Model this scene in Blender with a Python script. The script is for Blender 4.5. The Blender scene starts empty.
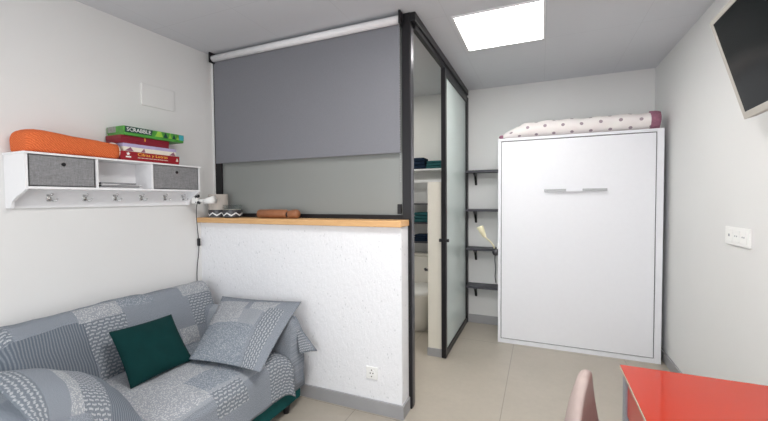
import bpy, bmesh, math, random
from mathutils import Vector, Matrix, noise
random.seed(4)
C = bpy.context.scene.collection
SC = bpy.context.scene
PI = math.pi
V = Vector
# room planes (metres; camera stands at x=0 y=0)
XL, XR, YB, YF, ZC = -2.58, 0.98, 4.18, -1.1, 2.60

# ---------------------------------------------------------------- node helpers
def lin(c):
    return tuple(((v/12.92) if v <= .04045 else ((v+.055)/1.055)**2.4) for v in c)
def rgb(r, g, b):
    return lin((r/255, g/255, b/255)) + (1,)

class NT:
    def __init__(self, name):
        self.m = bpy.data.materials.new(name); self.m.use_nodes = True
        self.t = self.m.node_tree; self.t.nodes.clear()
        self.out = self.n('ShaderNodeOutputMaterial')
    def n(self, typ, attrs=None, **ins):
        nd = self.t.nodes.new(typ)
        for k, v in (attrs or {}).items(): setattr(nd, k, v)
        for k, v in ins.items():
            k2 = k.replace('_', ' ')
            sock = nd.inputs[int(k[1:])] if (k[0] == 'i' and k[1:].isdigit()) else nd.inputs[k2]
            if isinstance(v, bpy.types.NodeSocket): self.t.links.new(v, sock)
            else: sock.default_value = v
        return nd
    def math(self, op, a, b=0.0, c=0.0):
        return self.n('ShaderNodeMath', {'operation': op}, i0=a, i1=b, i2=c).outputs[0]
    def mix(self, f, a, b):
        nd = self.n('ShaderNodeMix', {'data_type': 'RGBA'})
        for s, v in ((nd.inputs[0], f), (nd.inputs[6], a), (nd.inputs[7], b)):
            if isinstance(v, bpy.types.NodeSocket): self.t.links.new(v, s)
            else: s.default_value = v
        return nd.outputs[2]
    def done(self, shader):
        self.t.links.new(shader.outputs[0], self.out.inputs[0]); return self.m
    def bsdf(self, **k): return self.n('ShaderNodeBsdfPrincipled', None, **k)
    def coord(self, which='Object'): return self.n('ShaderNodeTexCoord').outputs[which]
    def pos(self): return self.n('ShaderNodeNewGeometry').outputs['Position']
    def bump(self, h, strength=.3, dist=.01):
        return self.n('ShaderNodeBump', None, Height=h, Strength=strength, Distance=dist).outputs[0]
    def noise(self, vec, scale, detail=3, rough=.5):
        return self.n('ShaderNodeTexNoise', None, Vector=vec, Scale=scale, Detail=detail, Roughness=rough).outputs[0]

def plain(name, col, rough=.5, metal=0, var=.04, nscale=30, bump=0, bscale=200, coat=0, spec=.5):
    """principled with a faint noise in colour and an optional noise bump"""
    t = NT(name); p = t.pos()
    nz = t.noise(p, nscale)
    dark = tuple(c*(1-var*2) for c in col[:3]) + (1,)
    lite = tuple(min(1, c*(1+var*2)) for c in col[:3]) + (1,)
    b = t.bsdf(Base_Color=t.mix(nz, dark, lite), Roughness=rough, Metallic=metal)
    b.inputs['Coat Weight'].default_value = coat
    b.inputs['Coat Roughness'].default_value = .05
    b.inputs['Specular IOR Level'].default_value = spec
    if bump: t.t.links.new(t.bump(t.noise(p, bscale), bump, .004), b.inputs['Normal'])
    return t.done(b)

# ---------------------------------------------------------------- materials
M = {}
M['wall'] = plain('wall paint', rgb(226, 226, 225), .7, var=.01, nscale=3, bump=.05, bscale=120)
M['ceil'] = None
M['white'] = plain('white lacquer', rgb(238, 238, 240), .35, var=.01)
M['bedwhite'] = plain('white melamine', rgb(236, 237, 242), .4, var=.008)
M['black'] = plain('black aluminium', rgb(30, 29, 32), .35, 0, var=.05, spec=.3)
M['dark'] = plain('dark gap', rgb(30, 30, 34), .6)
M['shelf'] = plain('dark grey board', rgb(64, 64, 72), .5, var=.06)
M['steel'] = plain('brushed steel', rgb(190, 190, 192), .3, 1)
M['darksteel'] = plain('dark brushed metal', rgb(92, 91, 95), .28, .8)
M['handle'] = plain('satin grey handle', rgb(176, 177, 180), .45, .2)
M['chrome'] = plain('polished steel', rgb(215, 215, 215), .12, 1)
M['greypost'] = plain('grey metal', rgb(150, 154, 162), .4, .2)
M['base'] = plain('grey skirting tile', rgb(156, 156, 158), .45, var=.04, nscale=6)
M['green'] = plain('dark green velvet', rgb(7, 50, 50), .85, var=.12, nscale=14, bump=.2, bscale=400, spec=.15)
M['sofagreen'] = plain('dark teal upholstery', rgb(16, 74, 74), .85, var=.1, bump=.2, bscale=300, spec=.2)
M['tray'] = plain('brown wood', rgb(150, 98, 66), .5, var=.15, nscale=12)
M['bin'] = None
M['bezel'] = plain('silver plastic', rgb(182, 178, 170), .45)
M['plate'] = plain('white plastic', rgb(240, 240, 238), .4, var=.005)
M['lampcream'] = plain('cream lamp shade', rgb(238, 230, 196), .4)
M['chair'] = plain('dusty pink upholstery', rgb(172, 156, 151), .9, var=.04, nscale=40, bump=.25, bscale=500, spec=.2)
M['tealcloth'] = plain('teal towelling', rgb(48, 92, 96), .95, var=.1, bump=.5, bscale=220, spec=.1)
M['navycloth'] = plain('navy towelling', rgb(30, 44, 62), .95, var=.1, bump=.5, bscale=220, spec=.1)
M['ceramic'] = plain('white ceramic', rgb(230, 226, 218), .15, var=.005, coat=.5)
M['cabinet'] = plain('ivory painted wall', rgb(226, 222, 210), .6, var=.01)
M['mauve'] = plain('mauve plush', rgb(150, 104, 122), .95, var=.15, nscale=60, bump=.6, bscale=150, spec=.1)
M['cream'] = plain('cream card', rgb(232, 226, 210), .6)
M['lilac'] = plain('lilac card', rgb(178, 168, 204), .5, var=.1, nscale=20)
M['yellowink'] = plain('yellow print', rgb(246, 190, 70), .5)
M['whiteink'] = plain('white print', rgb(240, 240, 236), .5)
M['darkgreenink'] = plain('dark green print', rgb(14, 60, 52), .5)
M['tealink'] = plain('turquoise print', rgb(60, 160, 172), .5)
M['lightgreenink'] = plain('lime print', rgb(150, 200, 70), .5, var=.1)
M['redcard'] = plain('red card', rgb(150, 20, 34), .45, var=.08, nscale=16)
M['darkredcard'] = plain('dark red card', rgb(128, 16, 38), .45, var=.08, nscale=16)
M['greencard'] = plain('green card', rgb(74, 146, 58), .45, var=.35, nscale=22)
M['greycard'] = plain('grey card', rgb(140, 146, 140), .5, var=.2, nscale=50)
M['paperwhite'] = plain('white magazine paper', rgb(226, 226, 228), .35, var=.02)
M['paperdark'] = plain('dark magazine cover', rgb(58, 60, 66), .35, var=.1)
M['candle'] = plain('cream wax', rgb(224, 214, 200), .6)
M['cord'] = plain('dark grey cable', rgb(70, 70, 72), .5)
M['liner'] = plain('white cotton', rgb(234, 228, 220), .9)

def m_ceiling():
    t = NT('ceiling tiles'); p = t.pos()
    s = t.n('ShaderNodeSeparateXYZ', None, Vector=p)
    def line(v, off, per, w):
        f = t.math('FRACT', t.math('DIVIDE', t.math('SUBTRACT', v, off), per))
        d = t.math('MINIMUM', f, t.math('SUBTRACT', 1.0, f))
        return t.math('LESS_THAN', d, w)
    g = t.math('MAXIMUM', line(s.outputs[0], -.575, .605, .003), line(s.outputs[1], 2.425, .64, .003))
    col = t.mix(g, rgb(206, 208, 213), rgb(196, 198, 203))
    return t.done(t.bsdf(Base_Color=col, Roughness=.85))
M['ceil'] = m_ceiling()

def m_floor():
    t = NT('beige floor tiles'); p = t.pos()
    s = t.n('ShaderNodeSeparateXYZ', None, Vector=p)
    def line(v, off, per, w):
        f = t.math('FRACT', t.math('DIVIDE', t.math('SUBTRACT', v, off), per))
        d = t.math('MINIMUM', f, t.math('SUBTRACT', 1.0, f))
        return t.math('LESS_THAN', d, w)
    g = t.math('MAXIMUM', line(s.outputs[0], -.228, .9, .0027), line(s.outputs[1], 2.13, 1.52, .0016))
    n1 = t.noise(p, 2.2, 6, .6); n2 = t.noise(p, 26, 4, .6)
    c = t.mix(n1, rgb(162, 154, 142), rgb(190, 182, 169))
    c = t.mix(t.math('MULTIPLY', n2, .35), c, rgb(148, 142, 132))
    c = t.mix(t.math('MULTIPLY', g, .6), c, rgb(110, 106, 99))
    b = t.bsdf(Base_Color=c, Roughness=.38)
    t.t.links.new(t.bump(t.math('SUBTRACT', n2, g), .06, .003), b.inputs['Normal'])
    return t.done(b)
M['floor'] = m_floor()

def m_stucco():
    t = NT('rough white stucco'); p = t.pos()
    mp = t.n('ShaderNodeMapping', None, Vector=p); mp.inputs['Scale'].default_value = (1, 1, .45)
    n1 = t.noise(mp.outputs[0], 55, 8, .7)
    vor = t.n('ShaderNodeTexVoronoi', {'feature': 'F1'}, Vector=mp.outputs[0], Scale=46.0).outputs[0]
    pit = t.math('MULTIPLY', t.math('LESS_THAN', vor, .17), t.math('GREATER_THAN', t.noise(p, 11, 2), .54))
    h = t.math('SUBTRACT', n1, t.math('MULTIPLY', pit, .6))
    c = t.mix(pit, rgb(238, 239, 242), rgb(216, 218, 221))
    b = t.bsdf(Base_Color=c, Roughness=.75)
    t.t.links.new(t.bump(h, .55, .012), b.inputs['Normal'])
    return t.done(b)
M['stucco'] = m_stucco()

def m_oak():
    t = NT('oak counter'); p = t.pos()
    mp = t.n('ShaderNodeMapping', None, Vector=p); mp.inputs['Scale'].default_value = (1.2, 14, 14)
    n1 = t.noise(mp.outputs[0], 6, 6, .6)
    c = t.mix(n1, rgb(196, 144, 90), rgb(230, 190, 138))
    return t.done(t.bsdf(Base_Color=c, Roughness=.45))
M['oak'] = m_oak()

def m_frost(name, col, clear, rough):
    t = NT(name)
    d = t.n('ShaderNodeBsdfDiffuse', None, Color=col)
    tr = t.n('ShaderNodeBsdfTranslucent', None, Color=col)
    a = t.n('ShaderNodeMixShader', None, Fac=.2); t.t.links.new(d.outputs[0], a.inputs[1]); t.t.links.new(tr.outputs[0], a.inputs[2])
    tp = t.n('ShaderNodeBsdfTransparent', None, Color=(.8, .88, .86, 1))
    b = t.n('ShaderNodeMixShader', None, Fac=clear); t.t.links.new(a.outputs[0], b.inputs[1]); t.t.links.new(tp.outputs[0], b.inputs[2])
    g = t.n('ShaderNodeBsdfGlossy', None, Color=(1, 1, 1, 1), Roughness=rough)
    fc = t.n('ShaderNodeLayerWeight', None, Blend=.5).outputs[1]
    fr = t.n('ShaderNodeMath', {'operation': 'MULTIPLY_ADD'}, i0=t.math('POWER', fc, 4.0), i1=.55, i2=.04)
    e = t.n('ShaderNodeMixShader', None, Fac=fr.outputs[0]); t.t.links.new(b.outputs[0], e.inputs[1]); t.t.links.new(g.outputs[0], e.inputs[2])
    return t.done(e)
M['frostdark'] = m_frost('frosted window glass', rgb(152, 155, 153), .10, .28)
M['frost'] = m_frost('frosted door glass', rgb(232, 242, 240), .06, .05)

def m_clear():
    t = NT('clear glass')
    tp = t.n('ShaderNodeBsdfTransparent', None, Color=(.93, .95, .95, 1))
    g = t.n('ShaderNodeBsdfGlossy', None, Color=(1, 1, 1, 1), Roughness=.03)
    fc = t.n('ShaderNodeLayerWeight', None, Blend=.5).outputs[1]
    fr = t.n('ShaderNodeMath', {'operation': 'MULTIPLY_ADD'}, i0=t.math('POWER', fc, 4.0), i1=.55, i2=.04)
    e = t.n('ShaderNodeMixShader', None, Fac=fr.outputs[0]); t.t.links.new(tp.outputs[0], e.inputs[1]); t.t.links.new(g.outputs[0], e.inputs[2])
    return t.done(e)
M['clear'] = m_clear()
def m_milk():
    t = NT('milky glass')
    a = t.n('ShaderNodeBsdfTransparent', None, Color=(.95, .95, .95, 1)); d = t.n('ShaderNodeBsdfDiffuse', None, Color=rgb(222, 214, 206))
    e = t.n('ShaderNodeMixShader', None, Fac=.55); t.t.links.new(a.outputs[0], e.inputs[1]); t.t.links.new(d.outputs[0], e.inputs[2])
    return t.done(e)
M['milk'] = m_milk()

def m_weave(name, c0, c1, s):
    t = NT(name); p = t.pos()
    n1 = t.noise(p, s, 2); mp = t.n('ShaderNodeMapping', None, Vector=p); mp.inputs['Scale'].default_value = (1, .12, 1)
    n2 = t.noise(mp.outputs[0], s*1.5, 2); mp3 = t.n('ShaderNodeMapping', None, Vector=p); mp3.inputs['Scale'].default_value = (1, 1, .12)
    n3 = t.noise(mp3.outputs[0], s*1.5, 2)
    h = t.math('MULTIPLY', t.math('ADD', t.math('ADD', n1, n2), n3), .333)
    h = t.n('ShaderNodeMapRange', None, Value=h, i1=.38, i2=.62).outputs[0]
    b = t.bsdf(Base_Color=t.mix(h, c0, c1), Roughness=.9)
    b.inputs['Specular IOR Level'].default_value = .15
    t.t.links.new(t.bump(h, .25, .002), b.inputs['Normal'])
    return t.done(b)
M['bin'] = m_weave('grey bin fabric', rgb(124, 124, 126), rgb(150, 150, 152), 170)
M['blind'] = m_weave('grey blind fabric', rgb(122, 123, 129), rgb(128, 129, 135), 300)

def m_orange():
    t = NT('orange waffle towel')
    uv = t.n('ShaderNodeUVMap').outputs[0]
    w = t.n('ShaderNodeTexWave', {'wave_type': 'BANDS', 'bands_direction': 'DIAGONAL'}, Vector=uv, Scale=44.0, Distortion=6.0, Detail=2.0).outputs[1]
    n1 = t.noise(uv, 160, 2)
    h = t.math('MULTIPLY', w, n1)
    c = t.mix(t.math('MULTIPLY', h, 1.6), rgb(206, 96, 52), rgb(238, 132, 84))
    b = t.bsdf(Base_Color=c, Roughness=.95); b.inputs['Specular IOR Level'].default_value = .1
    t.t.links.new(t.bump(h, .6, .006), b.inputs['Normal'])
    return t.done(b)
M['orange'] = m_orange()

def m_dots():
    t = NT('polka dot cotton')
    uv = t.n('ShaderNodeUVMap').outputs[0]
    s = t.n('ShaderNodeSeparateXYZ', None, Vector=uv)
    row = t.math('FLOOR', t.math('DIVIDE', s.outputs[1], .072))
    odd = t.math('MODULO', t.math('ABSOLUTE', row), 2.0)
    u = t.math('ADD', t.math('DIVIDE', s.outputs[0], .148), t.math('MULTIPLY', odd, .5))
    fu = t.math('MULTIPLY', t.math('SUBTRACT', t.math('FRACT', u), .5), .148)
    fv = t.math('MULTIPLY', t.math('SUBTRACT', t.math('FRACT', t.math('DIVIDE', s.outputs[1], .072)), .5), .072)
    d = t.math('SQRT', t.math('ADD', t.math('MULTIPLY', fu, fu), t.math('MULTIPLY', fv, fv)))
    nz = t.noise(uv, 9, 2)
    c0 = t.mix(nz, rgb(232, 222, 222), rgb(240, 238, 234))
    c = t.mix(t.math('LESS_THAN', d, .0145), c0, rgb(160, 144, 152))
    b = t.bsdf(Base_Color=c, Roughness=.95)
    t.t.links.new(t.bump(t.noise(uv, 40, 3), .3, .006), b.inputs['Normal'])
    return t.done(b)
M['dots'] = m_dots()

def m_quilt(name, base, rects):
    """patchwork throw: base cloth plus rectangular patches (u0,u1,v0,v1,kind) in metres of cloth"""
    t = NT(name)
    uv0 = t.n('ShaderNodeUVMap').outputs[0]
    wob = t.n('ShaderNodeTexNoise', None, Vector=uv0, Scale=5.0).outputs[1]
    off = t.n('ShaderNodeVectorMath', {'operation': 'MULTIPLY_ADD'}, i0=wob, i1=(.03, .03, 0), i2=uv0).outputs[0]
    s = t.n('ShaderNodeSeparateXYZ', None, Vector=off)
    u, v = s.outputs[0], s.outputs[1]
    dark, blue, grey, light, white = rgb(99, 107, 117), rgb(136, 143, 151), rgb(154, 160, 167), rgb(176, 180, 185), rgb(196, 198, 201)
    g = t.noise(uv0, 330, 2)
    gr = t.n('ShaderNodeMapRange', None, Value=g, i1=.38, i2=.62).outputs[0]
    def stripe(coord):
        st = t.math('SINE', t.math('MULTIPLY', coord, 500.0))
        m = t.n('ShaderNodeMapRange', None, Value=st, i1=-.5, i2=.8).outputs[0]
        return t.mix(t.math('MULTIPLY', m, t.math('ADD', .25, t.math('MULTIPLY', gr, .4))), dark, grey)
    def dash(a_, b_, ku, kv):
        bw = t.math('ADD', t.math('MULTIPLY', b_, kv), t.math('MULTIPLY', t.math('SINE', t.math('MULTIPLY', a_, 150.0)), .12))
        rowk = t.math('FLOOR', bw)
        a = t.math('FRACT', t.math('ADD', t.math('MULTIPLY', a_, ku), t.math('MULTIPLY', rowk, .37)))
        d1 = t.math('LESS_THAN', a, .74)
        d2 = t.n('ShaderNodeMapRange', None, Value=t.math('ABSOLUTE', t.math('SUBTRACT', t.math('FRACT', bw), .5)), i1=.30, i2=.12).outputs[0]
        return t.math('MULTIPLY', d1, t.math('MULTIPLY', d2, t.math('ADD', .35, t.math('MULTIPLY', gr, .65))))
    def basket(a_, b_):
        return t.mix(dash(a_, b_, 34.0, 52.0), t.mix(gr, dark, blue), white)
    vz = t.n('ShaderNodeTexVoronoi', {'feature': 'F1'}, Vector=uv0, Scale=140.0).outputs[0]
    spk = t.n('ShaderNodeMapRange', None, Value=vz, i1=.24, i2=.5).outputs[0]
    pats = {'plain': t.mix(gr, rgb(108, 117, 128), rgb(158, 163, 170)),
            'stripe': stripe(u), 'stripev': stripe(v), 'basket': basket(u, v), 'basketv': basket(v, u),
            'light': t.mix(spk, white, rgb(152, 156, 162)), 'speck': t.mix(spk, light, rgb(126, 135, 145)),
            'grey': t.mix(gr, rgb(132, 139, 148), rgb(168, 172, 177))}
    c = pats[base]
    for u0, u1, v0, v1, k in rects:
        m = t.math('MULTIPLY', t.math('MULTIPLY', t.math('GREATER_THAN', u, u0+.015), t.math('LESS_THAN', u, u1+.015)),
                   t.math('MULTIPLY', t.math('GREATER_THAN', v, v0+.015), t.math('LESS_THAN', v, v1+.015)))
        c = t.mix(m, c, pats[k])
    b = t.bsdf(Base_Color=c, Roughness=.95)
    b.inputs['Specular IOR Level'].default_value = .1
    bw = t.n('ShaderNodeRGBToBW', None, Color=c).outputs[0]
    h = t.math('ADD', t.math('MULTIPLY', bw, 2.0), t.math('MULTIPLY', g, .6))
    t.t.links.new(t.bump(h, .4, .004), b.inputs['Normal'])
    return t.done(b)
M['quiltback'] = m_quilt('patchwork back', 'plain', [
    (-.1, .35, .76, 1.2, 'stripe'), (.35, .56, .77, 1.0, 'basket'), (.33, .55, .66, .77, 'light'), (.55, .76, .60, .735, 'speck'),
    (.95, 1.3, .58, .77, 'light'), (.98, 1.3, .77, .99, 'basket'), (.86, .99, .98, 1.09, 'light'), (.36, .48, 1.0, 1.1, 'basket'), (-.1, .06, .6, .76, 'basket')])
M['quiltseat'] = m_quilt('patchwork seat', 'grey', [
    (-.1, .5, .3, .62, 'speck'), (.22, .68, .25, .66, 'light'), (.68, .95, .2, .6, 'speck'), (.1, .5, .66, .88, 'light'), (.5, .88, .66, .84, 'speck'),
    (.88, 1.2, .78, 1.2, 'basket'), (.3, .88, .9, 1.2, 'plain'), (.5, .7, .86, 1.0, 'basket')])
M['quiltarm'] = m_quilt('patchwork arm', 'plain', [(.3, .6, 0, 2, 'grey')])
M['quiltpillow'] = m_quilt('patchwork pillow', 'plain', [
    (.0, .42, -.1, .3, 'speck'), (.0, .26, .3, .56, 'light'), (.30, .48, .44, .60, 'light'), (.26, .42, .3, .46, 'grey'), (.44, .56, -.1, .5, 'basketv')])
M['quiltpillowb'] = m_quilt('patchwork pillow b', 'plain', [
    (.1, .62, .04, .22, 'stripev'), (.08, .62, .22, .36, 'basketv'), (.2, .62, .36, .42, 'light'), (-.1, .1, .05, .6, 'speck'), (-.1, .62, .52, .7, 'basket')])
M['quiltflap'] = m_quilt('patchwork hanging corner', 'basket', [(.2, .4, -.1, .4, 'plain')])

def m_redglass():
    t = NT('red back-painted glass'); p = t.pos()
    c = t.mix(t.noise(p, 2), rgb(172, 50, 29), rgb(177, 53, 31))
    b = t.bsdf(Base_Color=c, Roughness=.25)
    b.inputs['Coat Weight'].default_value = .4; b.inputs['Coat Roughness'].default_value = .03; b.inputs['Specular IOR Level'].default_value = .1
    return t.done(b)
M['redglass'] = m_redglass()
M['glassedge'] = plain('pale glass edge', rgb(200, 190, 170), .2)
M['redpanel'] = plain('red lacquer', rgb(196, 52, 34), .3)

def m_screen():
    t = NT('dark screen'); p = t.pos()
    b = t.bsdf(Base_Color=t.mix(t.noise(p, 4), rgb(14, 18, 20), rgb(18, 22, 24)), Roughness=.15)
    b.inputs['Specular IOR Level'].default_value = .12
    return t.done(b)
M['screen'] = m_screen()

def m_emit(name, col, s):
    t = NT(name); p = t.pos()
    nz = t.n('ShaderNodeMapRange', None, Value=t.noise(p, 2), i3=.98, i4=1.0).outputs[0]
    return t.done(t.n('ShaderNodeEmission', None, Color=col, Strength=t.math('MULTIPLY', nz, s)))
M['led'] = m_emit('led diffuser', (1, .985, .96, 1), 17.0)
M['day'] = m_emit('daylit sky', (.9, .96, 1, 1), 2.0)

def m_zebra():
    t = NT('dark band with pale zigzag'); p = t.coord('Object')
    s = t.n('ShaderNodeSeparateXYZ', None, Vector=p)
    ang = t.math('ARCTAN2', s.outputs[1], s.outputs[0])
    tri = t.math('PINGPONG', t.math('MULTIPLY', ang, 2.0), .9)
    w = t.math('ABSOLUTE', t.math('SUBTRACT', s.outputs[2], t.math('ADD', .018, t.math('MULTIPLY', tri, .022))))
    c = t.mix(t.math('LESS_THAN', w, .0055), rgb(56, 56, 60), rgb(222, 222, 222))
    return t.done(t.bsdf(Base_Color=c, Roughness=.25))
M['zebra'] = m_zebra()

# ---------------------------------------------------------------- object helpers
ORG = {}                                       # world origin of every object (nothing is rotated)
def origin(o): return ORG.get(o.name, V((0, 0, 0)))

def obj(name, bm, mat, parent=None, smooth=False, loc=None):
    """link bm (built in world coordinates) as one object under parent"""
    me = bpy.data.meshes.new(name)
    if loc is None:
        if parent is not None: loc = origin(parent)
        else:
            xs = [v.co for v in bm.verts]
            loc = V(((min(c.x for c in xs)+max(c.x for c in xs))/2, (min(c.y for c in xs)+max(c.y for c in xs))/2, min(c.z for c in xs)))
    loc = V(loc)
    bm.normal_update()
    bmesh.ops.translate(bm, verts=bm.verts[:], vec=-loc)
    bm.to_mesh(me); bm.free()
    if smooth:
        for p in me.polygons: p.use_smooth = True
    me.materials.append(mat)
    o = bpy.data.objects.new(name, me); C.objects.link(o)
    ORG[o.name] = loc
    if parent is not None:
        o.parent = parent; o.location = loc - origin(parent)
    else: o.location = loc
    return o
def tag(o, label=None, cat=None, group=None, kind=None):
    if label: o['label'] = label
    if cat: o['category'] = cat
    if group: o['group'] = group
    if kind: o['kind'] = kind
    return o
def thing(name, loc, label, cat, group=None):
    o = bpy.data.objects.new(name, None); C.objects.link(o); o.location = loc; o.empty_display_size = .1
    ORG[o.name] = V(loc)
    return tag(o, label, cat, group)
def struct(name, bm, mat, parent=None):
    o = obj(name, bm, mat, parent)
    if parent is None: o['kind'] = 'structure'
    return o
def NB(): return bmesh.new()
def box(bm, x0, x1, y0, y1, z0, z1, bev=0, seg=2):
    r = bmesh.ops.create_cube(bm, size=1)
    vs = r['verts']
    for v in vs:
        v.co = V(((x0+x1)/2+v.co.x*(x1-x0), (y0+y1)/2+v.co.y*(y1-y0), (z0+z1)/2+v.co.z*(z1-z0)))
    if bev:
        es = list({e for v in vs for e in v.link_edges})
        bmesh.ops.bevel(bm, geom=es, offset=bev, segments=seg, affect='EDGES', profile=.5)
    return bm
def B(*a, **k): return box(NB(), *a, **k)
def frame_axes(d):
    d = d.normalized(); a = V((0, 0, 1)) if abs(d.z) < .9 else V((1, 0, 0))
    x = d.cross(a).normalized(); return x, d.cross(x).normalized()
def tube(bm, pts, r, seg=10, cap=True):
    pts = [V(p) for p in pts]; n = len(pts)
    rs = r if isinstance(r, (list, tuple)) else [r]*n
    rings = []; x = None
    for i, p in enumerate(pts):
        d = (pts[min(i+1, n-1)]-pts[max(i-1, 0)])
        if x is None: x, y = frame_axes(d)
        else:
            d = d.normalized(); x = (x-d*x.dot(d)).normalized(); y = d.cross(x)
        rings.append([bm.verts.new(p+(x*math.cos(2*PI*k/seg)+y*math.sin(2*PI*k/seg))*rs[i]) for k in range(seg)])
    for a, b in zip(rings, rings[1:]):
        for k in range(seg): bm.faces.new((a[k], a[(k+1) % seg], b[(k+1) % seg], b[k]))
    if cap:
        bm.faces.new(rings[0][::-1]); bm.faces.new(rings[-1])
    bmesh.ops.recalc_face_normals(bm, faces=bm.faces[:])
    return bm
def lathe(bm, prof, cx, cy, seg=28, sx=1, sy=1):
    rings = [[bm.verts.new((cx+r*sx*math.cos(2*PI*k/seg), cy+r*sy*math.sin(2*PI*k/seg), z)) for k in range(seg)] for r, z in prof]
    for a, b in zip(rings, rings[1:]):
        for k in range(seg): bm.faces.new((a[k], a[(k+1) % seg], b[(k+1) % seg], b[k]))
    bm.faces.new(rings[0][::-1]); bm.faces.new(rings[-1])
    bmesh.ops.recalc_face_normals(bm, faces=bm.faces[:])
    return bm
def prism(bm, pts, axis, a0, a1, bev=0):
    """polygon pts (2-D) extruded along axis 0/1/2"""
    def P(p, a):
        q = list(p); q.insert(axis, a); return V(q)
    A = [bm.verts.new(P(p, a0)) for p in pts]; Bv = [bm.verts.new(P(p, a1)) for p in pts]
    fs = [bm.faces.new(A), bm.faces.new(Bv[::-1])]
    n = len(pts)
    for i in range(n): fs.append(bm.faces.new((A[i], Bv[i], Bv[(i+1) % n], A[(i+1) % n])))
    bmesh.ops.recalc_face_normals(bm, faces=fs)
    if bev: bmesh.ops.bevel(bm, geom=list({e for f in fs for e in f.edges}), offset=bev, segments=2, affect='EDGES', profile=.5)
    return bm
def setuv(bm, data):
    """data: vert -> (u,v)"""
    L = bm.loops.layers.uv.verify()
    for f in bm.faces:
        for l in f.loops: l[L].uv = data.get(l.vert, (0, 0))
def loft(rings, u_len, v_len, closed=True, cap=True):
    """rings of points; UV in metres along u and round v"""
    bm = NB(); L = bm.loops.layers.uv.verify()
    R = [[bm.verts.new(p) for p in r] for r in rings]
    m = len(rings[0]); n = len(rings)
    for i in range(n-1):
        for k in range(m if closed else m-1):
            k2 = (k+1) % m
            f = bm.faces.new((R[i][k], R[i][k2], R[i+1][k2], R[i+1][k]))
            for l, (a, b) in zip(f.loops, ((i, k), (i, k+1), (i+1, k+1), (i+1, k))):
                l[L].uv = (u_len[a], v_len[b])
    if cap and closed:
        for r, ii in ((R[0], 0), (R[-1], n-1)):
            f = bm.faces.new(r)
            for l in f.loops: l[L].uv = (u_len[ii]+l.vert.co.x*.9, l.vert.co.z)
    bmesh.ops.recalc_face_normals(bm, faces=bm.faces[:])
    return bm
def cum(pts):
    o = [0]
    for a, b in zip(pts, pts[1:]): o.append(o[-1]+(V(b)-V(a)).length)
    return o
def smooth_poly(pts, n):
    """resample closed polyline with Catmull-Rom"""
    out = []; m = len(pts)
    for i in range(m):
        p0, p1, p2, p3 = (V(pts[(i+j-1) % m]) for j in range(4))
        for k in range(n):
            t = k/n
            out.append(.5*((2*p1)+(p2-p0)*t+(2*p0-5*p1+4*p2-p3)*t*t+(3*p1-p0-3*p2+p3)*t**3))
    return out
def wrinkle(bm, amp, sc, seed=0):
    bm.normal_update()
    for v in bm.verts:
        n = noise.noise(v.co*sc+V((seed, seed*2, 0)))+.5*noise.noise(v.co*sc*2.3+V((0, seed, seed)))
        v.co += v.normal*amp*n
def text(name, s, size_w, size_h, origin_pt, xdir, ydir, mat, parent, depth=.0006, shear=0):
    cu = bpy.data.curves.new(name, 'FONT'); cu.body = s; cu.extrude = .02; cu.align_x = 'LEFT'; cu.shear = shear; cu.resolution_u = 2
    to = bpy.data.objects.new(name, cu); C.objects.link(to)
    dg = bpy.context.evaluated_depsgraph_get()
    me = bpy.data.meshes.new_from_object(to.evaluated_get(dg))
    bpy.data.objects.remove(to)
    bm = NB(); bm.from_mesh(me); bpy.data.meshes.remove(me)
    xs = [v.co.x for v in bm.verts]; ys = [v.co.y for v in bm.verts]
    x0, x1, y0, y1 = min(xs), max(xs), min(ys), max(ys)
    X, Y = V(xdir).normalized(), V(ydir).normalized(); N = X.cross(Y)
    for v in bm.verts:
        a = (v.co.x-x0)/(x1-x0)*size_w; b = (v.co.y-y0)/(y1-y0)*size_h; c = v.co.z/.02*depth
        v.co = V(origin_pt)+X*a+Y*b+N*c
    return obj(name, bm, mat, parent)
def obox(bm, o, ex, ey, ez, x0, x1, y0, y1, z0, z1, bev=0):
    n0 = len(bm.verts)
    r = bmesh.ops.create_cube(bm, size=1); vs = r['verts']
    for v in vs:
        a, b, c = (x0+x1)/2+v.co.x*(x1-x0), (y0+y1)/2+v.co.y*(y1-y0), (z0+z1)/2+v.co.z*(z1-z0)
        v.co = o+ex*a+ey*b+ez*c
    fs = list({f for v in vs for f in v.link_faces})
    bmesh.ops.recalc_face_normals(bm, faces=fs)
    if bev: bmesh.ops.bevel(bm, geom=list({e for v in vs for e in v.link_edges}), offset=bev, segments=2, affect='EDGES', profile=.5)
    return bm

# ================================================================= THE SETTING
struct('floor', B(XL-.3, XR+.1, YF-.1, YB+.1, -.1, 0), M['floor'])
struct('ceiling', B(XL-.3, XR+.1, YF-.1, YB+.1, ZC, ZC+.1), M['ceil'])
def wx(y): return XL+.045*(y-1.0)                  # the long wall is not quite square to the rest
struct('wall_left', prism(NB(), [(wx(YF)-.1, YF), (wx(YF), YF), (wx(YB), YB), (wx(YB)-.1, YB)], 2, 0, ZC), M['wall'])
struct('wall_right', B(XR, XR+.1, YF-.1, YB+.1, 0, ZC), M['wall'])
struct('wall_back', B(-2.44, XR, YB, YB+.1, 0, ZC), M['wall'])
# street side, behind the camera: a wall with a wide glazed opening
bm = NB()
box(bm, XL-.2, -2.2, YF-.1, YF, 0, ZC); box(bm, .6, XR, YF-.1, YF, 0, ZC)
box(bm, -2.2, .6, YF-.1, YF, 2.25, ZC); box(bm, -2.2, .6, YF-.1, YF, 0, .25)
struct('wall_front', bm, M['wall'])
# low stucco wall that carries the window to the bathroom
WX, WY0, WY1, WZ = -.80, 2.154, 2.36, 1.222
pw = struct('wall_partition', B(-2.538, WX, WY0, WY1, 0, WZ), M['stucco'])
# half wall in the bathroom with a tiled foot
struct('wall_divider', B(-.918, -.798, 3.145, 3.75, .0, 1.545), M['cabinet'])
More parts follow.
